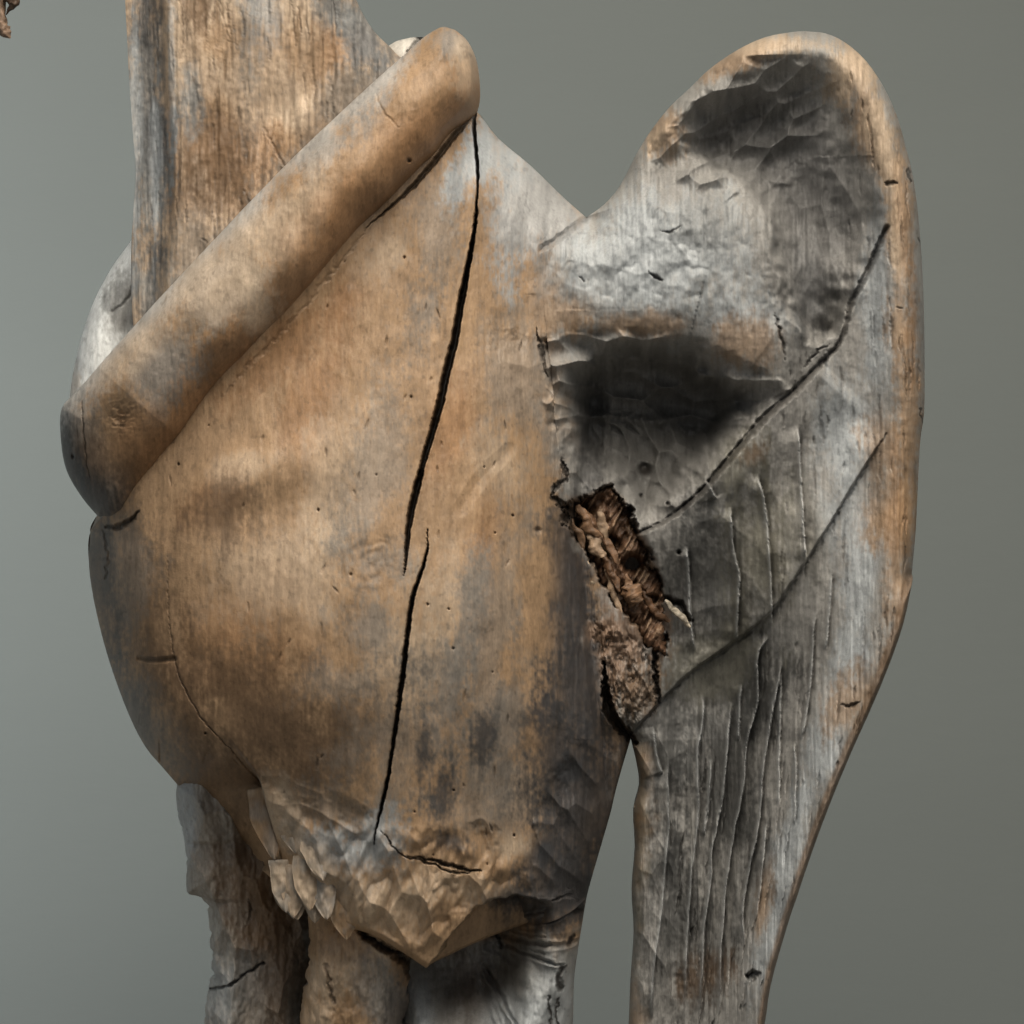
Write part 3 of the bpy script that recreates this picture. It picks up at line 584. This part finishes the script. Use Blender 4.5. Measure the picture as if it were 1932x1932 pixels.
def band_front(x, y):
    du, _ = pdist(x, y, BU); dl, _ = pdist(x, y, BL); d = np.minimum(du, dl)
    # spine height of the roll along its length
    v = (x - AX0[0]) * ad[0] + (y - AX0[1]) * ad[1]
    H = np.interp(v, [-120, 0, 150, 350, 550, 750, 900, 1010, 1080], [185, 285, 362, 402, 402, 375, 338, 300, 255])
    f = Field(x, y); g = f.groove
    f.D += .5 * fbm(x, y, 8, 40, 3, 201) + 4.5 * fbm(x, y, 80, 110, 2, 202) + .5 * fbm(x, y, 9, 10, 3, 203) + 1.2 * fbm(x, y, 28, 34, 2, 204)
    g([(172, 760, .6), (174, 820), (180, 900, .6)], 1.8, 5, dirt=.5, jag=2)
    q = np.hypot(x - 247, y - 790) / 24; k_ = np.exp(-q * q); f.D -= k_ * (3 + 9 * np.abs(fbm(x + y * .4, y, 16, 8, 3, 6))); f.dirt = np.maximum(f.dirt, .5 * k_ * sstep(.1, .5, fbm(x + y * .4, y, 14, 7, 2, 6)))
    for a, b in ((776, 317), (250, 1060), (148, 862), (700, 470)):
        q = np.hypot(x - a, y - b) / 4; f.D -= 9 * np.exp(-q ** 4); f.dirt = np.maximum(f.dirt, .8 * np.exp(-q ** 4))
    g([(715, 195, .4), (730, 230), (760, 260, .4)], 3, 3, jag=2, dirt=.1)
    f.gouges([(590, 300), (700, 190), (840, 60), (890, 120), (760, 240), (640, 330)], 42, 4, -48, 1.6, soft=24, seed=6)
    H = H + 7 * fbm(x, y, 120, 120, 2, 207); e = np.minimum(E(du, 88), E(dl, 86)); D = H - 130 * (1 - e) - 50 * (1 - E(du, 70))
    D = D + f.D * sstep(.1, .6, e)
    D = D * E(d, 16) ** .7
    g1, g2, g3 = grain(x, y, 205); n = g2 + .5 * g3 + .3 * g1
    B = lambda cx, cy, rx, ry, a=0, s=.7, w_=.5: blob(x, y, cx, cy, rx, ry, a, w_, s, n=n)
    t = du / (du + dl + 1e-6); t = t + .10 * n
    col = base(x, TAN); col = mixc(col, (.47, .465, .45), .85 * (1 - sstep(.06, .36, t))); col = mixc(col, ORANGE, .8 * sstep(.5, .85, t))  # top highlight and darker lower half painted into the roll's colour
    for c, k, L in ((BROWN, .6, [(560, 560, 120, 50, -46), (440, 680, 120, 40, -46), (700, 420, 60, 40, -46), (200, 930, 70, 70, 0)]),
                    (GREY, .75, [(330, 700, 80, 60, -40), (160, 840, 60, 120, 0), (220, 930, 60, 60, 0), (430, 560, 80, 60, -45), (640, 290, 90, 34, -46), (850, 90, 50, 40, 0)]),
                    (BROWN, .75, [(180, 880, 70, 90, 20), (260, 900, 70, 60, -40)]), (CHAR, .8, [(195, 945, 70, 50, 0), (138, 880, 30, 80, 0)]), (PALE, .65, [(420, 540, 60, 110, 40), (560, 430, 50, 120, 40), (260, 680, 90, 36, -42), (880, 130, 26, 70, 0), (480, 590, 50, 50, 0)]),  # dark brown and charcoal at the left end paint its shade
                    (ORANGE, .55, [(640, 430, 100, 50, -46), (780, 280, 70, 50, -46), (270, 830, 50, 60, 0)])):
        for b in L: col = mixc(col, c, k * B(*b))
    return D, finish(col, x, y, f, g1, g3)
band = sheet('collar_roll', np.linspace(v0 + .5, v1 - .5, 620), bu, bl, band_front, lambda x, y: 0 * x + 10, None, 190, nback=10, frame=(AX0[0], AX0[1], ang), parent=FIG, kscale=BKS, cosmix=.5)

# ------------------------------------------------------------------ neck, back of the collar
def generic_sheet(name, Lp, Rp, rows, mid, H, R, relief, colour, ncol, backd=70, drop=10, k=1.0, extra=None, nback=20, jit=0.0):
    """a carved limb between two edges: mid = depth of its outline, H(x, y) = height of its front"""
    Ls, Rs = spline(Lp, 5), spline(Rp, 5)
    def parts(x, y):
        dl, _ = pdist(x, y, Ls); dr, _ = pdist(x, y, Rs); return dl, dr
    RL, RR = R if isinstance(R, tuple) else (R, R)
    def fr(x, y):
        dl, dr = parts(x, y); f = Field(x, y); relief(f, x, y)
        e = np.minimum(E(dl, RL), E(dr, RR)); h = H(x, y)
        D = mid + (h - mid) * e + f.D * sstep(.05, .5, e)
        return D, colour(x, y, f)
    def bk(x, y):
        dl, dr = parts(x, y); return mid - backd * E(np.minimum(dl, dr), 80)
    eL, eR = edge(Lp), edge(Rp)
    jl = lambda y, sd: jit * (fbm(y, y * 0, 26, 9, 3, sd) + .5 * fbm(y, y * 0, 7, 9, 2, sd + 1)) * sstep(rows[0], rows[0] + 30, y)
    return sheet(name, rows, lambda y: eL(y) + np.abs(jl(y, 5)), lambda y: eR(y) - np.abs(jl(y, 8)), fr, bk, None, ncol, nback=nback, parent=FIG, kscale=k, cosmix=.45)

NECK_L = [(238, -260), (241, -100), (243, 0), (247, 80), (251, 160), (257, 250), (263, 330), (259, 400), (255, 470), (255, 560), (262, 640), (290, 760)]
NECK_R = [(600, -260), (640, -100), (672, 0), (690, 40), (712, 72), (748, 108), (780, 150), (790, 300), (760, 500), (700, 760)]
def neck_H(x, y):
    h = 128 + 25 * sstep(100, 600, y) + 0 * x
    xr = 322 + .06 * y - 30 * sstep(350, 600, y)
    h = h - 62 * sstep(22, -50, x - xr) + 10 * np.exp(-((x - xr) / 16) ** 2)
    # a shallow plane sweeping up to the right behind the roll
    d = side(x, y, [(300, 640), (480, 300), (600, 180), (720, 60)])
    return h + 16 * sstep(-10, 30, d)
def neck_relief(f, x, y):
    g = f.groove
    f.D += 3.2 * fbm(x, y, 6, 70, 3, 301) + 3 * fbm(x, y, 50, 90, 2, 302) + 1.0 * fbm(x, y, 9, 12, 3, 303)
    for P, w_ in (([(505, 250), (530, 300), (552, 335)], 5), ([(552, 335), (580, 310), (610, 285)], 5), ([(470, 370), (490, 410), (520, 450)], 5), ([(500, 460), (520, 470), (550, 440)], 4), ([(490, 590), (512, 606), (520, 612)], 6),
                  ([(340, 700), (350, 730), (345, 770)], 4), ([(390, 460), (400, 466), (396, 470)], 5), ([(350, 20), (356, 80), (352, 130)], 4), ([(420, 0), (430, 50), (440, 90)], 4), ([(436, 20), (446, 80)], 3)):
        g([(a, b, .6) if i in (0, len(P) - 1) else (a, b, 1.) for i, (a, b) in enumerate(P)], w_ * .55, w_ * .8, lip=1.2, dirt=.08, jag=2, sm=3)
    f.gouges([(380, 250), (560, 160), (690, 60), (700, 130), (480, 400), (330, 560), (330, 400)], 60, 4, -55, 2, soft=30, seed=44)
    r_ = np.random.default_rng(4)
    for _ in range(60):
        a, b = r_.uniform(265, 660), r_.uniform(0, 420); l = r_.uniform(12, 70)
        g([(a, b, .3), (a + .05 * l, b + l / 2), (a + .1 * l, b + l, .3)], r_.uniform(1.5, 3), r_.uniform(2, 5), dirt=.3, sm=3, jag=1.5)
def neck_colour(x, y, f):
    g1, g2, g3 = grain(x, y, 305); n = g2 + .5 * g3 + .5 * g1
    B = lambda cx, cy, rx, ry, a=0, s=.7, w_=.55: blob(x, y, cx, cy, rx, ry, a, w_, s, n=n)
    col = base(x, (.36, .27, .19))
    for c, k, L in ((PALE, .8, [(440, 60, 90, 150, 0), (560, 60, 60, 130, 10), (340, 120, 20, 200, 0), (560, 230, 60, 40, -40)]), (TAN, .8, [(600, 120, 60, 60, -40), (420, 260, 50, 130, 0), (560, 300, 40, 60, -40), (480, 90, 120, 60, 0)]),
                    (ORANGE, .5, [(640, 100, 40, 50, -40), (500, 300, 60, 60, -45), (330, 300, 16, 140, 0), (440, 340, 60, 90, 0)]), (BROWN, .75, [(410, 330, 80, 130, 0), (520, 430, 130, 70, -45), (640, 270, 120, 60, -45), (380, 20, 30, 60, 0)]),
                    ((.22, .185, .15), .8, [(600, 330, 120, 50, -45), (680, 190, 90, 50, -45), (480, 110, 30, 160, 0), (400, 500, 90, 90, -40)]), (GREY, .8, [(290, 560, 50, 120, 0)]),
                    (BLUE, .85, [(285, 150, 42, 260, -2), (290, 380, 36, 200, 0), (690, 70, 40, 80, -20), (370, 190, 26, 60, 0), (640, 20, 40, 50, 0)]), (CHAR, .55, [(300, 250, 24, 120, 0), (280, 40, 30, 90, 0), (300, 480, 20, 60, 0), (700, 110, 30, 40, -30)]),
                    (LGREY, .6, [(262, 240, 12, 260, 0), (335, 130, 10, 160, 0), (300, 330, 10, 200, 0), (500, 40, 40, 120, 0)])):
        for b in L: col = mixc(col, c, k * B(*b))
    return finish(col, x, y, f, g1, g3, 1.3)
neck = generic_sheet('neck', NECK_L, NECK_R, np.concatenate([[-260], np.arange(-240, -10, 20), np.arange(-10, 762, 2.0)]), 80, neck_H, (80, 100), neck_relief, neck_colour, 250, backd=170)
# close the neck where it leaves the view
CB_L = [(300, 395), (258, 430), (232, 462), (200, 508), (165, 578), (138, 668), (124, 758), (132, 820), (150, 880), (190, 955)]
CB_R = [(300, 395), (330, 430), (350, 500), (360, 600), (360, 700), (350, 800), (300, 900), (190, 955)]
def cb_relief(f, x, y):
    f.D += 1.6 * fbm(x, y, 10, 40, 3, 321) + 3 * fbm(x, y, 40, 60, 2, 322)
    f.groove([(215, 590), (238, 570), (250, 545)], 4, 6, dirt=.5, jag=4); f.groove([(150, 745), (175, 738)], 4, 6, dirt=.5, jag=3)
def cb_colour(x, y, f):
    g1, g2, g3 = grain(x, y, 325); n = g2 + .5 * g3
    col = base(x, (.72, .74, .74)); col = mixc(col, GREY, .8 * blob(x, y, 245, 570, 34, 60, 20, .5, .7, n=n)); col = mixc(col, BLUE, .6 * blob(x, y, 215, 560, 16, 40, 30, .5, .7, n=n))  # grey and blue patches paint the shadow beside the neck
    col = mixc(col, PALE, .5 * blob(x, y, 130, 760, 26, 60, 0, .5, .7, n=n)); return finish(col, x, y, f, g1, g3)
generic_sheet('collar_back', CB_L, CB_R, np.linspace(396, 953, 260), -80, lambda x, y: 40 - .25 * (x - 180) + 0 * y, (70, 60), cb_relief, cb_colour, 90, backd=60)
# the far side of the roll, showing right of the neck
def cb2_colour(x, y, f):
    g1, g2, g3 = grain(x, y, 335); col = base(x, (.55, .52, .47)); col = mixc(col, GREY, .8 * sstep(765, 790, x + 8 * g2)); return finish(col, x, y, f, g1, g3)
generic_sheet('collar_back', [(775, 74), (742, 84), (724, 110), (720, 200), (760, 260)], [(775, 74), (800, 70), (838, 60), (850, 120), (760, 260)], np.linspace(75, 258, 110), 20, lambda x, y: 90 + 0 * x, (40, 40), lambda f, x, y: f.groove([(775, 105), (800, 75), (830, 55)], 6, 14, dirt=.5, jag=3), cb2_colour, 70)

# ------------------------------------------------------------------ legs
def leg_colour(main, extra, seed):
    def fc(x, y, f):
        g1, g2, g3 = grain(x, y, seed); n = g2 + .5 * g3 + .3 * g1; col = base(x, main)
        for c, k, L in extra:
            for b in L: col = mixc(col, c, k * blob(x, y, *b, .5, .7, n=n))
        return finish(col, x, y, f, g1, g3, 1.1)
    return fc
def add_foot_rows(a): return np.concatenate([np.arange(a, 1962, 1.9), np.arange(1980, FLOORY, 24), [FLOORY]])
LL = [(350, 1430), (329, 1480), (330, 1535), (341, 1580), (346, 1640), (347, 1688), (372, 1700), (386, 1725), (390, 1790), (393, 1830), (384, 1890), (380, 1932), (378, 2050), (372, FLOORY)]
LR = [(560, 1430), (580, 1500), (600, 1600), (610, 1700), (606, 1830), (600, 1932), (600, 2050), (610, FLOORY)]
def ll_relief(f, x, y):
    f.D += 2 * fbm(x, y, 8, 50, 3, 401) + 12 * np.abs(fbm(x, y, 26, 60, 4, 402, .6)) - 4
    f.gouges([(300, 1440), (600, 1440), (600, 2000), (360, 2000)], 44, 26, 78, 2.0, jit=.6, soft=5, seed=51)
    f.D += 26 * (sstep(1700, 1690, y) - .5) * sstep(470, 380, x) + 14 * sstep(470, 380, x) * (sstep(1590, 1580, y) + sstep(1800, 1812, y))
    f.groove([(395, 1870), (430, 1855), (470, 1830), (500, 1812)], 3, 16, dirt=.7, jag=3); f.groove([(470, 1690, .3), (476, 1715), (468, 1745, .3)], 2.5, 10, dirt=.5, jag=2)
generic_sheet('leg', LL, LR, add_foot_rows(1430), -90, lambda x, y: 70 - .20 * (x - 440) + 0 * y, (75, 110), ll_relief, leg_colour((.29, .26, .225), ((BROWN, .8, [(490, 1650, 80, 190, 0), (530, 1800, 70, 220, 0)]), (LGREY, .7, [(350, 1560, 30, 110, 0), (420, 1860, 50, 80, 0)]), (GREY, .5, [(460, 1850, 60, 60, 0)])), 405), 150, jit=9)['label'] = 'rear leg with pale chiselled facets'  # brown over the right half stands for its shade
CL = [(560, 1660), (578, 1700), (585, 1740), (583, 1800), (577, 1840), (572, 1880), (566, 1932), (556, 2050), (540, FLOORY)]
CR = [(830, 1660), (812, 1700), (790, 1760), (776, 1815), (778, 1850), (772, 1900), (764, 1932), (760, 2050), (760, FLOORY)]
def cl_relief(f, x, y):
    f.D += 2.5 * fbm(x, y, 9, 60, 3, 411) + 3 * fbm(x, y, 20, 26, 3, 412) + 9 * np.abs(fbm(x, y, 30, 60, 4, 413, .6))
    f.gouges([(560, 1700), (790, 1700), (780, 2000), (560, 2000)], 40, 6, 70, 2.2, soft=10, seed=52)
    f.groove([(624, 1800), (630, 1840), (636, 1870)], 4, 8, dirt=.5, jag=4); f.groove([(690, 1745), (730, 1768), (770, 1800), (780, 1830)], 9, 26, dirt=.95, jag=5)
generic_sheet('leg', CL, CR, add_foot_rows(1660), 55, lambda x, y: 190 - 30 * sstep(1780, 1930, y) + 0 * x, (60, 60), cl_relief, leg_colour(TAN, ((PALE, .7, [(630, 1830, 50, 60, 0), (610, 1900, 36, 60, 0), (690, 1780, 60, 30, 0)]), (ORANGE, .4, [(650, 1760, 50, 40, 0)]), (GREY, .6, [(740, 1890, 40, 70, 0), (700, 1850, 40, 60, 0)]), (CHAR, .5, [(750, 1910, 20, 60, 0)])), 415), 130, jit=7)['label'] = 'tan front leg under the pointed fringe'
RL_ = [(740, 1660), (745, 1760), (756, 1830), (752, 1932), (745, 2050), (740, FLOORY)]
RR_ = [(1118, 1650), (1107, 1692), (1098, 1745), (1090, 1795), (1083, 1850), (1081, 1932), (1076, 2050), (1072, FLOORY)]
def rl_H(x, y):
    # deep arch cut in behind the fringe, its lower right lit
    d = np.hypot((x - 880) / 150, (y - 1760) / 150)
    return bodyD(x, np.minimum(y, 1704)) * (.94 + .12 * sstep(1662, 1704, y) * sstep(960, 1040, x) + .06 * sstep(1040, 960, x) + .03 * fbm(x, y, 30, 30, 3, 92) - .16 * sstep(1730, 1932, y)) - 190 * sstep(1.3, .4, d) - 90 * sstep(1000, 930, x)
def rl_relief(f, x, y):
    f.gouges([(1010, 1640), (1110, 1640), (1105, 1740), (960, 1740)], 40, 14, 60, 2.2, soft=18, seed=8)
    f.D += 2 * fbm(x, y, 8, 50, 3, 421) + 2.5 * fbm(x, y, 18, 24, 3, 422)
    r_ = np.random.default_rng(9)
    for k in range(15):         # fan of knife cuts round the arch
        a = r_.uniform(-.55, 1.25); r0 = r_.uniform(60, 120); l = r_.uniform(60, 120)
        f.groove([(860 + r0 * math.cos(a), 1770 + r0 * math.sin(a), .5), (860 + (r0 + l) * math.cos(a + .05), 1770 + (r0 + l) * math.sin(a + .05), .3)], r_.uniform(9, 18), r_.uniform(6, 13), lip=3, sm=1, jag=2)
    f.gouges([(1010, 1700), (1110, 1700), (1090, 2000), (960, 2000)], 44, 8, 75, 2, soft=14, seed=53)
    for P, w_ in (([(1045, 1702), (1070, 1700), (1095, 1712)], 9), ([(1060, 1815), (1052, 1835), (1058, 1850)], 7), ([(1078, 1760), (1074, 1770)], 6), ([(1035, 1860), (1038, 1932)], 3), ([(1050, 1870), (1048, 1932)], 3), ([(900, 1740), (930, 1755), (945, 1790)], 4)):
        f.groove(P, w_, w_ * 2, dirt=.9, jag=4, sm=3)
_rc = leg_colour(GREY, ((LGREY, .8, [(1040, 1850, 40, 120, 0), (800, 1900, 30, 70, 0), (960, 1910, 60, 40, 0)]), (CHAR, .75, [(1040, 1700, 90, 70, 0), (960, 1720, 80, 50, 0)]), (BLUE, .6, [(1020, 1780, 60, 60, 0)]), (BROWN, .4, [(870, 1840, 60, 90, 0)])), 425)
def rl_colour(x, y, f):
    k = sstep(1800, 1720, y + 30 * fbm(x, y, 30, 30, 2, 91))[..., None]; return _rc(x, y, f) * (1 - k) + body_colour(x, y, f) * k
generic_sheet('leg', RL_, RR_, add_foot_rows(1660), 0, rl_H, (60, 80), rl_relief, rl_colour, 190)['label'] = 'grey side leg hollowed behind the fringe'

# ------------------------------------------------------------------ pointed feathers carved along the fringe
def feather(P0, P1, wd, D0, D1, th, seed, c1):
    """a leaf shaped blade from its root to its tip, ridged along the middle"""
    P0, P1 = A(P0), A(P1); ax = P1 - P0; L = np.linalg.norm(ax); ax /= L; no = A((-ax[1], ax[0]))
    n, m = 34, 26; t = np.linspace(0, 1, n); s = np.linspace(-1, 1, m)
    T, Sg = np.meshgrid(t, s, indexing='ij')
    w_ = wd * np.clip(np.sin(np.pi * (0.30 + .70 * T)), 0, 1) ** .75 * (1 + .12 * vn(T * 5 + seed, Sg * 0 + seed, seed))
    x = P0[0] + ax[0] * L * T + no[0] * w_ * Sg; y = P0[1] + ax[1] * L * T + no[1] * w_ * Sg
    D = D0 + (D1 - D0) * T + th * np.clip(1 - np.abs(Sg - .25 * np.sin(seed)) ** 1.4, 0, 1) * (1 - .5 * T) + 5 * fbm(x, y, 14, 22, 3, seed) * (1 - Sg ** 4)
    Db = D0 + (D1 - D0) * T - th * .9 * np.sqrt(np.clip(1 - Sg ** 2, 0, 1)) - 8
    V = np.vstack([world(x, y, D).reshape(-1, 3), world(x, y, Db).reshape(-1, 3)]); idx = np.arange(n * m).reshape(n, m)
    q = lambda I: np.stack([I[:-1, :-1], I[1:, :-1], I[1:, 1:], I[:-1, 1:]], -1).reshape(-1, 4)
    b = idx + n * m; F = [q(idx), q(b)[:, ::-1]]
    for e0, e1, fl in ((idx[:, 0], b[:, 0], 0), (idx[:, -1], b[:, -1], 1), (idx[-1], b[-1], 1), (idx[0], b[0], 0)):
        k = np.stack([e0[:-1], e1[:-1], e1[1:], e0[1:]], -1); F.append(k if fl else k[:, ::-1])
    n2 = fbm(x, y, 30, 40, 3, seed + 3); col = mixc(base(x, c1), PALE, .7 * sstep(-.2, .5, n2)); col = mixc(col, GREY, .5 * sstep(.1, .6, -n2))
    col = col * (1 + .15 * fbm(x, y, 5, 14, 3, seed + 6))[..., None]; col = np.vstack([col.reshape(-1, 3)] * 2)
    return add_mesh('carved_feather', V, np.vstack(F), np.clip(col, 0, .8), body)
rf = np.random.default_rng(33)
TUFTS = [((506, 1472), (532, 1604), 30, 205, 232, 18), ((548, 1500), (572, 1590), 24, 238, 262, 12), ((548, 1604), (566, 1712), 27, 214, 226, 20), ((604, 1600), (606, 1718), 34, 244, 250, 18), ((656, 1640), (664, 1748), 32, 248, 250, 16)]
for k in range(7):
    t = rf.uniform(0, 1) * .3; row = rf.uniform(0, 1)
    ax = 545 + 330 * t; ay = 1525 + 60 * t + row * (100 + 20 * t); l = rf.uniform(64, 105); an = math.radians(rf.normal(84, 10))
    d0 = float(bodyD(A([ax]), A([ay]))[0]) + 22 + 10 * (1 - t)
    TUFTS.append(((ax, ay), (ax + l * math.cos(an), ay + l * math.sin(an)), rf.uniform(22, 34), d0 - 24, d0 + rf.uniform(-8, 6) - 6 * row, rf.uniform(7, 12)))
for i, a in enumerate(TUFTS):
    feather(*a, 500 + i * 7, [TAN, (.36, .28, .205), (.27, .235, .2), (.33, .27, .21)][i % 4])
# ------------------------------------------------------------------ ragged tip of another carving at the upper left corner
def tube(name, P, radii, seed, col, parent=None, n=18, D=-30):
    Q = spline([(a, b, c) for a, b, c in P], 8); R = np.interp(np.linspace(0, 1, len(Q)), np.linspace(0, 1, len(radii)), radii)
    V = []; 
    for i, q in enumerate(Q):
        t = Q[min(i + 1, len(Q) - 1)] - Q[max(i - 1, 0)]; t /= np.linalg.norm(t); u = np.cross(t, (0, 0, 1)); u /= np.linalg.norm(u); v = np.cross(t, u)
        for k in range(n):
            a = 2 * math.pi * k / n; r = R[i] * (1 + .30 * float(vn(A([i * .35 + seed]), A([k * .7 + seed]), seed)[0]) + .18 * math.cos(3 * a + i * .1))
            V.append(q + r * (math.cos(a) * u + math.sin(a) * v))
    m = len(Q); V = A(V); F = [[i * n + k, i * n + (k + 1) % n, (i + 1) * n + (k + 1) % n, (i + 1) * n + k] for i in range(m - 1) for k in range(n)]
    V = np.vstack([V, Q[:1], Q[-1:]]); T0, T1 = m * n, m * n + 1
    F += [[T0, (k + 1) % n, k, k] for k in range(0)]
    W = world(V[:, 0], V[:, 1], V[:, 2]); c = base(V[:, 0], col) * (1 + .4 * fbm(V[:, 0], V[:, 1], 6, 9, 3, seed))[..., None]
    o = add_mesh(name, W, F, np.clip(c, .01, .8), parent)
    return o
TIP = bpy.data.objects.new('gnarled_branch', None); sc.collection.objects.link(TIP)
tag(TIP, 'ragged brown tip of a gnarled branch poking in at the upper left corner', 'branch')
tube('stem', [(-60, -900, -30), (-40, -400, -30), (-14, -120, -20), (-6, -30, -10), (-2, 20, 0), (2, 45, 0), (8, 58, 4), (14, 66, 6), (20, 73, 6)], [60, 40, 20, 15, 12, 12, 11, 8, 1], 3, (.22, .15, .105), TIP)
tube('twig', [(-10, -40, -10), (10, -16, 8), (22, -2, 12), (28, 6, 12), (24, 14, 10), (18, 19, 8), (12, 29, 6)], [14, 12, 11, 10, 7, 4, .6], 8, (.07, .045, .03), TIP)
